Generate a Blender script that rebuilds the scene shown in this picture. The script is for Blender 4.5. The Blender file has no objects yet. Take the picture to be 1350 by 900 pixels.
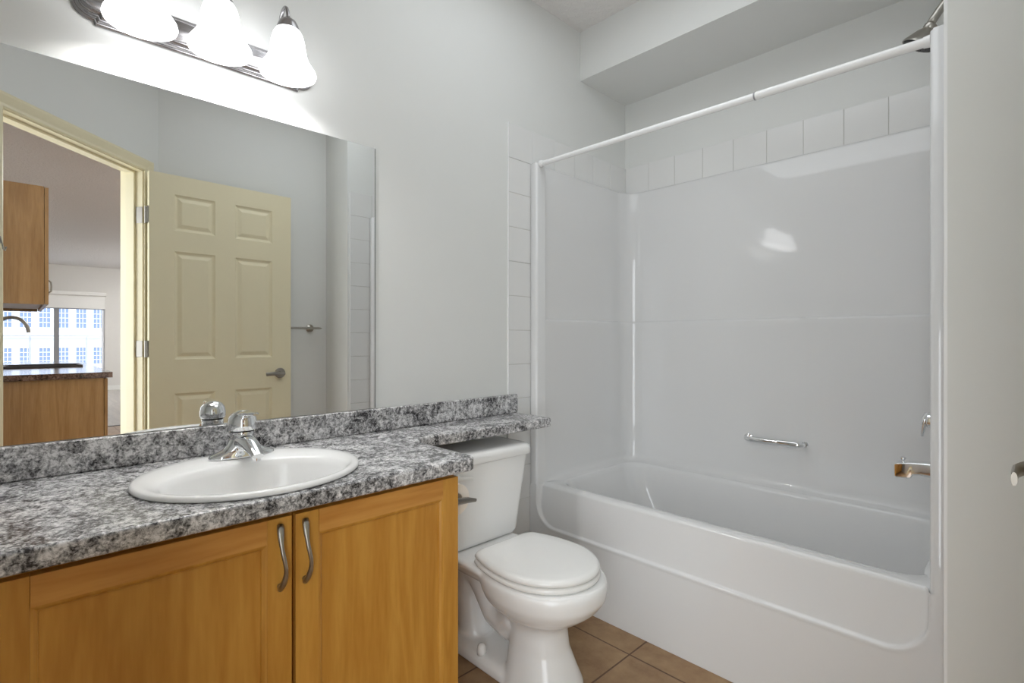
import bpy, bmesh, math, random
from mathutils import Vector, Matrix
random.seed(4)
PI = math.pi
sc = bpy.context.scene
C = sc.collection

# ------------------------------------------------------------------ camera, world, lights, exposure
CAM = (1.682, 0.0, 1.1485)
cd = bpy.data.cameras.new('camera'); cam = bpy.data.objects.new('camera', cd); C.objects.link(cam)
cam.location = CAM
cam.rotation_euler = (PI/2, 0, 0.8025)
cd.sensor_width = 36.0; cd.lens = 681.07/1350*36.0
cd.shift_y = -3.39/1350
cd.clip_start = 0.02; cd.clip_end = 300
sc.camera = cam

sc.view_settings.view_transform = 'Standard'
sc.view_settings.look = 'None'
sc.view_settings.gamma = 1.0
sc.view_settings.use_curve_mapping = False
sc.view_settings.exposure = 0.32
sc.cycles.use_denoising = True
sc.cycles.max_bounces = 12
sc.cycles.diffuse_bounces = 8
sc.cycles.glossy_bounces = 8
sc.cycles.sample_clamp_indirect = 6.0
sc.cycles.caustics_reflective = True

world = bpy.data.worlds.new('world'); sc.world = world; world.use_nodes = True
bgn = world.node_tree.nodes['Background']
bgn.inputs[0].default_value = (0.78, 0.87, 1.0, 1.0); bgn.inputs[1].default_value = 2.2

SHADE_EMIT = 3.3
BULB_EMIT = 135.0
HALL_EMIT = 8.0  # this and the next two: strengths of the added fill domes
KITCHEN_EMIT = 120.0
FAR_EMIT = 235.0
sl = bpy.data.lights.new('sun', 'SUN'); sl.energy = 1.3; sl.angle = 0.02; sl.color = (1, .97, .92)
so = bpy.data.objects.new('sun', sl); C.objects.link(so)
so.rotation_euler = Vector((1, 0.35, -0.9)).to_track_quat('-Z', 'Y').to_euler()

def area(name, loc, target, sx, sy, watts, col=(.90, .955, 1.0)):
    l = bpy.data.lights.new(name, 'AREA'); l.shape = 'RECTANGLE'; l.size = sx; l.size_y = sy; l.energy = watts; l.color = col
    o = bpy.data.objects.new(name, l); C.objects.link(o); o.location = loc
    o.rotation_euler = (Vector(target)-Vector(loc)).to_track_quat('-Z', 'Y').to_euler()
area('bathroom_bounce_fill', (.85, 1.28, 2.72), (.85, 1.28, 0), 1.2, .9, 5.5)  # added panel standing in for bounced light, no fixture here
area('hall_fill_panel', (1.95, -.62, 1.15), (1.38, .40, 1.15), 1.0, 2.0, 29)  # added fill panel behind the camera, lights the room through the doorway

# ------------------------------------------------------------------ materials
def nodes(name):
    m = bpy.data.materials.new(name); m.use_nodes = True
    nt = m.node_tree; b = nt.nodes['Principled BSDF']
    return m, nt, b
def rgb(r, g, b):
    f = lambda c: ((c/255+.055)/1.055)**2.4 if c > 10 else c/255/12.92
    return (f(r), f(g), f(b), 1)
def plain(name, col, rough=.5, metal=0., noise=0., nscale=8., bump=0., bscale=60., coat=0., spec=None):
    m, nt, b = nodes(name)
    b.inputs['Base Color'].default_value = col
    b.inputs['Roughness'].default_value = rough; b.inputs['Metallic'].default_value = metal
    if coat: b.inputs['Coat Weight'].default_value = coat; b.inputs['Coat Roughness'].default_value = .05
    if spec is not None: b.inputs['Specular IOR Level'].default_value = spec
    tc = nt.nodes.new('ShaderNodeTexCoord')
    n = nt.nodes.new('ShaderNodeTexNoise'); n.inputs['Scale'].default_value = nscale; n.inputs['Detail'].default_value = 4
    nt.links.new(tc.outputs['Object'], n.inputs['Vector'])
    mx = nt.nodes.new('ShaderNodeMix'); mx.data_type = 'RGBA'
    k = 1 - noise
    mx.inputs[6].default_value = (col[0]*k, col[1]*k, col[2]*k, 1); mx.inputs[7].default_value = col
    nt.links.new(n.outputs['Fac'], mx.inputs[0]); nt.links.new(mx.outputs[2], b.inputs['Base Color'])
    if bump:
        n2 = nt.nodes.new('ShaderNodeTexNoise'); n2.inputs['Scale'].default_value = bscale; n2.inputs['Detail'].default_value = 5
        nt.links.new(tc.outputs['Object'], n2.inputs['Vector'])
        bp = nt.nodes.new('ShaderNodeBump'); bp.inputs['Strength'].default_value = bump; bp.inputs['Distance'].default_value = .01
        nt.links.new(n2.outputs['Fac'], bp.inputs['Height']); nt.links.new(bp.outputs[0], b.inputs['Normal'])
    return m
def emis(name, col, strength, base=(.9, .9, .9, 1)):
    m, nt, b = nodes(name)
    b.inputs['Base Color'].default_value = base; b.inputs['Roughness'].default_value = .3
    b.inputs['Emission Color'].default_value = col; b.inputs['Emission Strength'].default_value = strength
    return m
def wood(name, axis, c1, c2, rough=.35, sc_=1.0):
    m, nt, b = nodes(name)
    tc = nt.nodes.new('ShaderNodeTexCoord'); mp = nt.nodes.new('ShaderNodeMapping')
    s = [9*sc_, 9*sc_, 9*sc_]; s['xyz'.index(axis)] = 0.9*sc_
    mp.inputs['Scale'].default_value = s
    nt.links.new(tc.outputs['Object'], mp.inputs[0])
    n0 = nt.nodes.new('ShaderNodeTexNoise'); n0.inputs['Scale'].default_value = 1.3; n0.inputs['Detail'].default_value = 3; n0.inputs['Distortion'].default_value = .4
    nt.links.new(mp.outputs[0], n0.inputs['Vector'])
    # growth-ring lines from the noise height
    mul = nt.nodes.new('ShaderNodeMath'); mul.operation = 'MULTIPLY'; mul.inputs[1].default_value = 9
    nt.links.new(n0.outputs['Fac'], mul.inputs[0])
    fr = nt.nodes.new('ShaderNodeMath'); fr.operation = 'PINGPONG'; fr.inputs[1].default_value = 1.0
    nt.links.new(mul.outputs[0], fr.inputs[0])
    n1 = nt.nodes.new('ShaderNodeTexNoise'); n1.inputs['Scale'].default_value = 14; n1.inputs['Detail'].default_value = 4
    nt.links.new(mp.outputs[0], n1.inputs['Vector'])
    ad = nt.nodes.new('ShaderNodeMath'); ad.operation = 'MULTIPLY_ADD'; ad.inputs[1].default_value = .42
    hm = nt.nodes.new('ShaderNodeMath'); hm.operation = 'MULTIPLY'; hm.inputs[1].default_value = .6
    nt.links.new(n1.outputs['Fac'], hm.inputs[0])
    nt.links.new(fr.outputs[0], ad.inputs[0]); nt.links.new(hm.outputs[0], ad.inputs[2])
    rp = nt.nodes.new('ShaderNodeValToRGB')
    rp.color_ramp.elements[0].position = .24; rp.color_ramp.elements[0].color = c1
    rp.color_ramp.elements[1].position = .84; rp.color_ramp.elements[1].color = c2
    nt.links.new(ad.outputs[0], rp.inputs[0]); nt.links.new(rp.outputs[0], b.inputs['Base Color'])
    b.inputs['Roughness'].default_value = rough
    return m
def granite(name, dark, mid, light, rough=.22, scale=1.0, lo=.36, hi=.62):
    m, nt, b = nodes(name)
    tc = nt.nodes.new('ShaderNodeTexCoord')
    def noi(s, d, r=.65, dist=0.):
        n = nt.nodes.new('ShaderNodeTexNoise'); n.inputs['Scale'].default_value = s*scale; n.inputs['Detail'].default_value = d
        n.inputs['Roughness'].default_value = r; n.inputs['Distortion'].default_value = dist
        nt.links.new(tc.outputs['Object'], n.inputs['Vector']); return n
    a = noi(62, 5, .75, .6); c = noi(14, 3, .6, .8); d = noi(140, 3, .7)
    m1 = nt.nodes.new('ShaderNodeMath'); m1.operation = 'MULTIPLY_ADD'; m1.inputs[1].default_value = .55
    nt.links.new(c.outputs['Fac'], m1.inputs[0]); nt.links.new(a.outputs['Fac'], m1.inputs[2])
    m2 = nt.nodes.new('ShaderNodeMath'); m2.operation = 'MULTIPLY_ADD'; m2.inputs[1].default_value = .45
    nt.links.new(d.outputs['Fac'], m2.inputs[0]); nt.links.new(m1.outputs[0], m2.inputs[2])
    m3 = nt.nodes.new('ShaderNodeMath'); m3.operation = 'MULTIPLY'; m3.inputs[1].default_value = .5
    nt.links.new(m2.outputs[0], m3.inputs[0])
    rp = nt.nodes.new('ShaderNodeValToRGB'); e = rp.color_ramp.elements
    e[0].position = lo+.06; e[0].color = dark
    e[1].position = hi-.03; e[1].color = light
    k = e.new((lo+hi)/2); k.color = mid
    nt.links.new(m3.outputs[0], rp.inputs[0]); nt.links.new(rp.outputs[0], b.inputs['Base Color'])
    b.inputs['Roughness'].default_value = rough
    return m
def tilefloor(name, size, ox, oy, c1, c2, grout, rough=.4):
    m, nt, b = nodes(name)
    tc = nt.nodes.new('ShaderNodeTexCoord'); mp = nt.nodes.new('ShaderNodeMapping')
    mp.inputs['Location'].default_value = (-ox, -oy, 0)
    nt.links.new(tc.outputs['Object'], mp.inputs[0])
    br = nt.nodes.new('ShaderNodeTexBrick'); br.offset = 0.0; br.squash = 1.0
    br.inputs['Scale'].default_value = 1.0; br.inputs['Brick Width'].default_value = size; br.inputs['Row Height'].default_value = size
    br.inputs['Mortar Size'].default_value = .0035; br.inputs['Mortar Smooth'].default_value = .2
    nt.links.new(mp.outputs[0], br.inputs['Vector'])
    n = nt.nodes.new('ShaderNodeTexNoise'); n.inputs['Scale'].default_value = 9; n.inputs['Detail'].default_value = 6; n.inputs['Roughness'].default_value = .65
    nt.links.new(tc.outputs['Object'], n.inputs['Vector'])
    rp = nt.nodes.new('ShaderNodeValToRGB'); rp.color_ramp.elements[0].position = .35; rp.color_ramp.elements[0].color = c1
    rp.color_ramp.elements[1].position = .68; rp.color_ramp.elements[1].color = c2
    nt.links.new(n.outputs['Fac'], rp.inputs[0])
    mx = nt.nodes.new('ShaderNodeMix'); mx.data_type = 'RGBA'; mx.inputs[7].default_value = grout
    nt.links.new(br.outputs['Fac'], mx.inputs[0]); nt.links.new(rp.outputs[0], mx.inputs[6])
    nt.links.new(mx.outputs[2], b.inputs['Base Color'])
    bp = nt.nodes.new('ShaderNodeBump'); bp.inputs['Strength'].default_value = .5; bp.inputs['Distance'].default_value = .004; bp.invert = True
    nt.links.new(br.outputs['Fac'], bp.inputs['Height']); nt.links.new(bp.outputs[0], b.inputs['Normal'])
    b.inputs['Roughness'].default_value = rough
    return m

M = {}
M['wall'] = plain('wall_paint', rgb(222, 223, 221), .55, noise=.02, bump=.02, bscale=120)
M['kwall'] = plain('kitchen_wall_paint', rgb(212, 209, 204), .6, noise=.02)
M['ceiling'] = plain('ceiling_stipple', rgb(230, 227, 225), .8, noise=.05, nscale=90, bump=1.0, bscale=48)
M['tile'] = plain('white_tile', rgb(226, 226, 225), .18, noise=.02)
M['grout'] = plain('grout', rgb(200, 198, 192), .8, noise=.05)
M['acrylic'] = plain('tub_acrylic', rgb(221, 221, 221), .05, noise=.01, nscale=3)
M['porcelain'] = plain('porcelain', rgb(240, 240, 239), .17, noise=.01, nscale=3)
M['seat'] = plain('seat_plastic', rgb(238, 238, 236), .2, noise=.01, nscale=3)
M['chrome'] = plain('chrome', (.86, .87, .88, 1), .07, 1.0, noise=.03)
M['nickel'] = plain('brushed_nickel', (.44, .42, .38, 1), .3, 1.0, noise=.12, nscale=20)
M['platemetal'] = plain('satin_plate', (.42, .41, .42, 1), .26, 1.0, noise=.05)
M['darknickel'] = plain('dark_nickel', (.30, .28, .25, 1), .32, 1.0, noise=.1)
M['whitetube'] = plain('white_enamel', rgb(240, 240, 240), .25, noise=.01)
M['cream'] = plain('cream_paint', rgb(230, 221, 190), .38, noise=.02)
M['mirror'] = plain('mirror_silver', (.93, .94, .93, 1), .0, 1.0)
M['mirror_edge'] = plain('mirror_edge', (.10, .13, .12, 1), .2)
M['lam'] = granite('grey_laminate', rgb(46, 45, 47), rgb(146, 145, 146), rgb(234, 233, 234), .24, 1.3, .36, .61)
M['klam'] = granite('brown_laminate', rgb(40, 26, 20), rgb(86, 64, 54), rgb(130, 106, 92), .12, .9)
H1, H2 = rgb(204, 150, 66), rgb(184, 126, 46)
M['wood_v'] = wood('maple_vertical', 'z', H1, H2)
M['wood_h'] = wood('maple_horizontal', 'y', rgb(208, 151, 76), rgb(186, 125, 54))
M['kwood'] = wood('kitchen_maple', 'z', rgb(160, 122, 76), rgb(136, 98, 54))
M['dark'] = plain('dark_gap', rgb(48, 22, 12), .8)
M['floor'] = tilefloor('floor_tile', .331, .627, 1.614, rgb(136, 104, 72), rgb(166, 136, 100), rgb(96, 66, 44))
M['laminate_floor'] = wood('grey_plank_floor', 'x', rgb(170, 162, 154), rgb(140, 134, 130), .3, .6)
M['base'] = plain('baseboard_paint', rgb(226, 226, 222), .4, noise=.01)
M['blind'] = plain('roller_blind', rgb(236, 234, 230), .8, noise=.02)
M['facade'] = plain('white_facade', rgb(236, 240, 248), .8, noise=.04, nscale=.6)
M['winglass'] = plain('window_dark_glass', rgb(128, 146, 178), .15)
M['winwhite'] = plain('window_white', rgb(240, 242, 248), .5)
M['alu'] = plain('grey_aluminium', rgb(150, 150, 152), .4, .3)
M['shade'] = emis('lit_frosted_glass', (.97, .98, 1.0, 1), SHADE_EMIT)
M['bulb'] = emis('lit_bulb', (1., .99, .97, 1), BULB_EMIT)
M['hallglow'] = emis('hall_fill_glow', (.96, .98, 1., 1), HALL_EMIT)  # glow of the added hall fill dome
M['kitglow'] = emis('kitchen_fill_glow', (.97, .98, 1., 1), KITCHEN_EMIT)  # glow of the added kitchen fill dome
M['farglow'] = emis('far_fill_glow', (.97, .98, 1., 1), FAR_EMIT)  # glow of the added dome that lifts the far wall
M['paper'] = plain('toilet_paper', rgb(246, 238, 228), .9, noise=.03, nscale=60)
M['sinkdark'] = plain('dark_sink', rgb(70, 64, 62), .35)
M['doornickel'] = plain('door_nickel', (.36, .33, .29, 1), .3, 1.0, noise=.1)
M['black'] = plain('black_rubber', rgb(24, 24, 24), .5)
M['ground'] = plain('street_ground', rgb(150, 150, 148), .9, noise=.1)
gm, gnt, gb = nodes('clear_glass')
gb.inputs['Base Color'].default_value = (1, 1, 1, 1); gb.inputs['Roughness'].default_value = 0; gb.inputs['Transmission Weight'].default_value = 1.0; gb.inputs['IOR'].default_value = 1.02
M['glass'] = gm

# ------------------------------------------------------------------ mesh helpers
def obj(name, bm, mat, parent=None, loc=(0, 0, 0), smooth=False, local=False, bevel=0, seg=2, sub=0, angle=35):
    """links bm as ONE mesh object; coordinates are world unless local"""
    off = Vector(loc)
    if parent is not None and not local: off = Vector(parent['o'])
    if not local and off.length > 0: bmesh.ops.translate(bm, verts=bm.verts, vec=-off)
    bmesh.ops.recalc_face_normals(bm, faces=bm.faces)
    me = bpy.data.meshes.new(name); bm.to_mesh(me); bm.free()
    for mm in (mat if isinstance(mat, (list, tuple)) else [mat]): me.materials.append(mm)
    o = bpy.data.objects.new(name, me); C.objects.link(o)
    if parent is not None: o.parent = parent
    else: o.location = off
    if smooth:
        for p in me.polygons: p.use_smooth = True
        if smooth == 'auto':
            me.set_sharp_from_angle(angle=math.radians(angle))
    if bevel:
        b = o.modifiers.new('bevel', 'BEVEL'); b.width = bevel; b.segments = seg; b.limit_method = 'ANGLE'; b.angle_limit = math.radians(40)
        b.harden_normals = False
        for p in me.polygons: p.use_smooth = True
        w = o.modifiers.new('wn', 'WEIGHTED_NORMAL'); w.keep_sharp = True
    if sub:
        s = o.modifiers.new('sub', 'SUBSURF'); s.levels = sub; s.render_levels = sub
    return o
def thing(name, label, cat, loc=(0, 0, 0), rotz=0, group=None):
    o = bpy.data.objects.new(name, None); C.objects.link(o)
    o.location = loc; o.rotation_euler = (0, 0, rotz); o.empty_display_size = .05
    o['label'] = label; o['category'] = cat; o['o'] = tuple(loc)
    if group: o['group'] = group
    return o
def tag(o, label, cat, group=None):
    o['label'] = label; o['category'] = cat
    if group: o['group'] = group
    return o
def struct(name, bm, m, bevel=0, smooth=False):
    o = obj(name, bm, m, bevel=bevel, smooth=smooth); o['kind'] = 'structure'; return o
def B(): return bmesh.new()
def box(bm, x0, x1, y0, y1, z0, z1):
    r = bmesh.ops.create_cube(bm, size=1.0)
    bmesh.ops.scale(bm, verts=r['verts'], vec=(abs(x1-x0), abs(y1-y0), abs(z1-z0)))
    bmesh.ops.translate(bm, verts=r['verts'], vec=((x0+x1)/2, (y0+y1)/2, (z0+z1)/2))
    return r['verts']
def prism(bm, pts, z0, z1):
    a = [bm.verts.new((x, y, z0)) for x, y in pts]; b = [bm.verts.new((x, y, z1)) for x, y in pts]
    n = len(pts)
    bm.faces.new(a[::-1]); bm.faces.new(b)
    for i in range(n): bm.faces.new((a[i], a[(i+1) % n], b[(i+1) % n], b[i]))
def loft(bm, rings, cap0=True, cap1=True, closed=True):
    R = [[bm.verts.new(p) for p in r] for r in rings]
    n = len(R[0])
    for i in range(len(R)-1):
        for j in range(n if closed else n-1):
            k = (j+1) % n
            bm.faces.new((R[i][j], R[i][k], R[i+1][k], R[i+1][j]))
    if cap0: bm.faces.new(R[0][::-1])
    if cap1: bm.faces.new(R[-1])
    return R
def tube(bm, pts, rad, n=14, caps=True):
    P = [Vector(p) for p in pts]
    rr = rad if isinstance(rad, (list, tuple)) else [rad]*len(P)
    T = []
    for i in range(len(P)):
        a = P[max(0, i-1)]; b = P[min(len(P)-1, i+1)]; T.append((b-a).normalized())
    up = Vector((0, 0, 1)) if abs(T[0].z) < .9 else Vector((1, 0, 0))
    u = T[0].cross(up).normalized(); rings = []
    for i in range(len(P)):
        u = (u - T[i]*u.dot(T[i])).normalized(); v = T[i].cross(u)
        r = rr[i]; r = r if isinstance(r, tuple) else (r, r)
        rings.append([P[i] + u*(r[0]*math.cos(2*PI*k/n)) + v*(r[1]*math.sin(2*PI*k/n)) for k in range(n)])
    loft(bm, rings, caps, caps)
def lathe(bm, prof, c=(0, 0, 0), n=48, axis=(0, 0, 1), cap=(True, True)):
    q = Vector(axis).to_track_quat('Z', 'Y'); c = Vector(c)
    rings = [[c + q @ Vector((r*math.cos(2*PI*k/n), r*math.sin(2*PI*k/n), z)) for k in range(n)] for r, z in prof]
    loft(bm, rings, cap[0], cap[1])
def bez(p0, p1, p2, p3, n=12):
    P = [Vector(p) for p in (p0, p1, p2, p3)]
    return [P[0]*(1-t)**3 + P[1]*3*t*(1-t)**2 + P[2]*3*t*t*(1-t) + P[3]*t**3 for t in [i/n for i in range(n+1)]]
def superell(cx, cy, a, b, z, n=48, e=2.0, af=None):
    """ring; af = other half length towards +x"""
    out = []
    for k in range(n):
        t = 2*PI*k/n; c, s = math.cos(t), math.sin(t)
        aa = af if (af is not None and c > 0) else a
        out.append((cx + aa*math.copysign(abs(c)**(2/e), c), cy + b*math.copysign(abs(s)**(2/e), s), z))
    return out
def rrect(x0, x1, y0, y1, r, z, k=8):
    out = []
    for (cx, cy, a0) in ((x1-r, y1-r, 0), (x0+r, y1-r, 90), (x0+r, y0+r, 180), (x1-r, y0+r, 270)):
        for i in range(k+1):
            a = math.radians(a0 + 90*i/k); out.append((cx+r*math.cos(a), cy+r*math.sin(a), z))
    return out

# ------------------------------------------------------------------ the room shell
ZC = 2.7375
S2 = math.sqrt(.5)
def dg(s, n): return ((s-n)*S2, (s+n)*S2)           # door wall: s along the wall, n towards the bathroom
NI, NO = -.880, -.995                                # room face and hall face of the door wall
SJ0, SJ1 = .837, 1.597                               # door opening
ZO = 2.062

bm = B(); box(bm, -.12, 0, -1.6, 2.65, 0, ZC); struct('wall_left', bm, M['wall'])
bm = B(); box(bm, 0, 1.52, 2.53, 2.65, 0, ZC); struct('wall_back', bm, M['wall'])
bm = B(); prism(bm, [(1.52, 1.58), (1.84, 1.58), (1.84, .595), (1.84+.115*S2*1.2, .55), (1.96, .62), (1.96, 2.65), (1.52, 2.65)], 0, ZC)
struct('wall_right', bm, M['wall'])
bm = B()
prism(bm, [dg(SJ1+.02, NI), dg(SJ1+.02, NO), dg(1.84/S2-.995+.05, NO), dg(1.84/S2-.880, NI)], 0, ZC)
prism(bm, [dg(SJ0-.02, NI), dg(-.885, NI), dg(-.995, NO), dg(SJ0-.02, NO)], 0, ZC)
prism(bm, [dg(SJ0-.02, NI), dg(SJ0-.02, NO), dg(SJ1+.02, NO), dg(SJ1+.02, NI)], ZO+.02, ZC)
struct('wall_front', bm, M['wall'])
# bulkhead over the tub
bm = B(); box(bm, 0, 1.52, 2.1175, 2.53, 2.4854, ZC); struct('ceiling_bulkhead', bm, M['wall'])
# ceiling and floors
bm = B(); box(bm, -.12, 13.2, -1.7, 3.1, ZC, ZC+.12); struct('ceiling', bm, M['ceiling'])
bm = B(); box(bm, -.12, 6.87, -1.7, 3.1, -.12, 0); struct('floor', bm, M['floor'])
bm = B(); box(bm, 6.9, 13.2, -1.7, 3.1, -.12, 0); struct('floor', bm, M['laminate_floor'])
bm = B(); box(bm, 6.87, 6.9, -1.6, 3.0, -.12, .006); struct('trim_1', bm, M['black'])
# hall and kitchen shell
bm = B(); box(bm, -.12, 13.2, -1.7, -1.6, 0, ZC); struct('wall_hall_side', bm, M['kwall'])
bm = B(); box(bm, 1.96, 13.2, 3.0, 3.1, 0, ZC); struct('wall_living_side', bm, M['kwall'])
bm = B(); box(bm, 1.86, 1.96, 2.65, 3.1, 0, ZC); struct('wall_corridor_end', bm, M['kwall'])
bm = B(); box(bm, 2.85, 8.0, -.28, -.165, 0, ZC); struct('wall_kitchen_back', bm, M['kwall'])
WX = 13.0; WY0, WY1, WZ0, WZ1 = -1.0, 1.483, .25, 2.14
bm = B(); box(bm, WX, WX+.2, -1.6, WY0, 0, ZC); box(bm, WX, WX+.2, WY1, 3.0, 0, ZC)
box(bm, WX, WX+.2, WY0, WY1, 0, WZ0); box(bm, WX, WX+.2, WY0, WY1, WZ1, ZC)
struct('wall_far', bm, M['kwall'])
bm = B(); box(bm, WX-.015, WX, WY1+.03, 3.0, 0, .1); struct('baseboard_far', bm, M['base'])
# far window: frame, mullion, pane
wn = B()
for a in ((WY0, WY0+.05, WZ0, WZ1), (WY1-.05, WY1, WZ0, WZ1), (WY0, WY1, WZ0, WZ0+.05), (WY0, WY1, WZ1-.05, WZ1)):
    box(wn, WX+.04, WX+.12, *a)
win = struct('window_1', wn, M['winwhite'])
bm = B(); box(bm, WX+.03, WX+.13, .63, .715, WZ0+.05, WZ1-.05); o = obj('mullion', bm, M['alu'], win, local=True)
bm = B(); box(bm, WX+.075, WX+.081, WY0+.05, WY1-.05, WZ0+.05, WZ1-.05); o = obj('pane', bm, M['glass'], win, local=True)

# baseboards in the bathroom
bm = B()
prism(bm, [(0.0005, .93), (.012, .93), (.012, 1.598), (0.0005, 1.598)], 0, .075)
prism(bm, [(0.0005, .93), (.008, .93), (.008, 1.598), (0.0005, 1.598)], .075, .088)
struct('baseboard_left', bm, M['base'], bevel=.002)
bm = B(); box(bm, 1.828, 1.8395, .66, 1.579, 0, .088); struct('baseboard_right', bm, M['base'], bevel=.003)
bm = B(); box(bm, 1.535, 1.826, 1.568, 1.5795, 0, .088); struct('baseboard_return', bm, M['base'], bevel=.003)

# tile band round the tub (mesh tiles on a grout bed), white edge strip
TP = .1553; TZ1 = 2.1205; TZ0 = TZ1-TP
def tiles_on(name, rects, place, bed):
    bm = B()
    for r in bed: place(bm, *r, 0.0, .004, 0)
    for r in rects: place(bm, *r, .0, .008, .0012)
    o = struct(name, bm, [M['grout'], M['tile']])
    return o
def tile_wall(name, axis_face, rects, beds, sign):
    # axis_face: ('x', 0) plane; rects along the other axis (a0,a1,z0,z1)
    bm = B()
    ax, c = axis_face
    for (a0, a1, z0, z1) in beds:
        n0 = len(bm.faces)
        lo, hi = sorted((c+sign*.0002, c+sign*.004))
        if ax == 'x': box(bm, lo, hi, a0, a1, z0, z1)
        else: box(bm, a0, a1, lo, hi, z0, z1)
    bm.faces.ensure_lookup_table(); nb = len(bm.faces)
    g = .0010
    for (a0, a1, z0, z1) in rects:
        lo, hi = sorted((c+sign*.001, c+sign*.0065))
        if ax == 'x': vs = box(bm, lo, hi, a0+g, a1-g, z0+g, z1-g)
        else: vs = box(bm, a0+g, a1-g, lo, hi, z0+g, z1-g)
    bm.faces.ensure_lookup_table()
    for f in bm.faces[nb:]: f.material_index = 1
    return struct(name, bm, [M['grout'], M['tile']], bevel=.0012)
YT = 1.598
col = [(YT, YT+TP, TZ0-TP*(k+1), TZ0-TP*k) for k in range(12)] + [(YT, YT+TP, .002, TZ0-TP*12)]
row_l = [(YT+TP*k, min(YT+TP*(k+1), 2.529), TZ0, TZ1) for k in range(6)]
row_b = [(.008+TP*k, min(.008+TP*(k+1), 1.512), TZ0, TZ1) for k in range(10)]
row_b = [(0.007 if k == 0 else TP*k, min(TP*(k+1), 1.513), TZ0, TZ1) for k in range(10)]
tile_wall('tile_band_left', ('x', 0), col+row_l, [(YT, YT+TP, .002, TZ0), (YT, 2.529, TZ0, TZ1)], 1)
tile_wall('tile_band_back', ('y', 2.53), row_b, [(0.007, 1.513, TZ0, TZ1)], -1)
tile_wall('tile_band_right', ('x', 1.52), col+row_l, [(YT, YT+TP, .002, TZ0), (YT, 2.529, TZ0, TZ1)], -1)
bm = B(); box(bm, .0005, .0085, YT-.0035, YT, .002, TZ1+.002); struct('trim_2', bm, M['whitetube'], bevel=.001)
bm = B(); box(bm, 1.5115, 1.5195, YT-.0035, YT, .002, TZ1+.002); struct('trim_3', bm, M['whitetube'], bevel=.001)

# ------------------------------------------------------------------ doorway: jambs, stop, casings
def dbox(bm, s0, s1, n0, n1, z0, z1): prism(bm, [dg(s0, n0), dg(s1, n0), dg(s1, n1), dg(s0, n1)], z0, z1)
bm = B()
dbox(bm, SJ1, SJ1+.019, NO-.002, NI+.002, 0, ZO+.019)
dbox(bm, SJ0-.019, SJ0, NO-.002, NI+.002, 0, ZO+.019)
dbox(bm, SJ0, SJ1, NO-.002, NI+.002, ZO, ZO+.019)
dbox(bm, SJ1-.011, SJ1, NO+.03, NI-.038, 0, ZO)      # stops
dbox(bm, SJ0, SJ0+.011, NO+.03, NI-.038, 0, ZO)
dbox(bm, SJ0+.011, SJ1-.011, NO+.03, NI-.038, ZO-.011, ZO)
struct('door_frame', bm, M['cream'], bevel=.0015)
def casing(nf, d):
    """profiled casing round the opening; nf wall face, d +1 room side / -1 hall side"""
    bm = B(); W = .062
    prof = [(0, 0), (0, .009), (.006, .012), (.018, .010), (.030, .014), (.048, .019), (.058, .019), (W, .014), (W, 0)]
    s0, s1, z = SJ0-.005, SJ1+.005, ZO+.005
    paths = []
    for (u, v) in prof:
        nn = nf + d*(v+.0002)
        paths.append([(s0-u, 0, nn), (s0-u, z+u, nn), (s1+u, z+u, nn), (s1+u, 0, nn)])
    rings = [[(dg(paths[i][k][0], paths[i][k][2])[0], dg(paths[i][k][0], paths[i][k][2])[1], paths[i][k][1]) for i in range(len(prof))] for k in range(4)]
    loft(bm, rings)
    return bm
struct('trim_4', casing(NI, 1), M['cream'])
struct('trim_5', casing(NO, -1), M['cream'])

# ------------------------------------------------------------------ cream six panel door
HX, HY = 1.690, .528
fx, fy = 1.720, 1.291
DW = math.hypot(fx-HX, fy-HY); ang = math.atan2(fy-HY, fx-HX)
door = thing('door', 'open cream six panel door reflected in the mirror', 'door', (HX, HY, 0), ang)
door['kind'] = 'structure'; door.name = 'door_1'
def zz(z): return 1.1485 + (z-1.1485)*1.012
def door_leaf():
    """slab with moulded panels on both faces; local x along width, y thickness (-.035..0)"""
    bm = B()
    xs = [.0, .119, .328, .437, .655, DW]
    sx = DW/.774
    xs = [x*sx if x < DW else DW for x in xs]
    zs = [.012, .20, zz(.848), zz(1.035), zz(1.630), zz(1.742), zz(1.942), zz(2.047)]
    for side in (0, 1):
        Y = 0.0 if side == 0 else -.035
        sg = -1 if side == 0 else 1
        for i in range(5):
            for j in range(7):
                x0, x1, z0, z1 = xs[i], xs[i+1], zs[j], zs[j+1]
                if i in (1, 3) and j in (1, 3, 5):
                    ins = [(0, 0), (.007, .006), (.014, .009), (.018, .009), (.036, .002), (.040, .0015)]
                    rr = []
                    for (q, dpt) in ins:
                        rr.append([(x0+q, Y+sg*dpt, z0+q), (x1-q, Y+sg*dpt, z0+q), (x1-q, Y+sg*dpt, z1-q), (x0+q, Y+sg*dpt, z1-q)])
                    loft(bm, rr, False, True)
                else:
                    bm.faces.new([bm.verts.new(p) for p in ((x0, Y, z0), (x1, Y, z0), (x1, Y, z1), (x0, Y, z1))])
    e = [(0, zs[0]), (DW, zs[0]), (DW, zs[-1]), (0, zs[-1])]
    for k in range(4):
        a, b = e[k], e[(k+1) % 4]
        bm.faces.new([bm.verts.new(p) for p in ((a[0], 0, a[1]), (b[0], 0, b[1]), (b[0], -.035, b[1]), (a[0], -.035, a[1]))])
    bmesh.ops.remove_doubles(bm, verts=bm.verts, dist=.0004)
    return bm
obj('door_leaf', door_leaf(), M['cream'], door, local=True)
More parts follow.
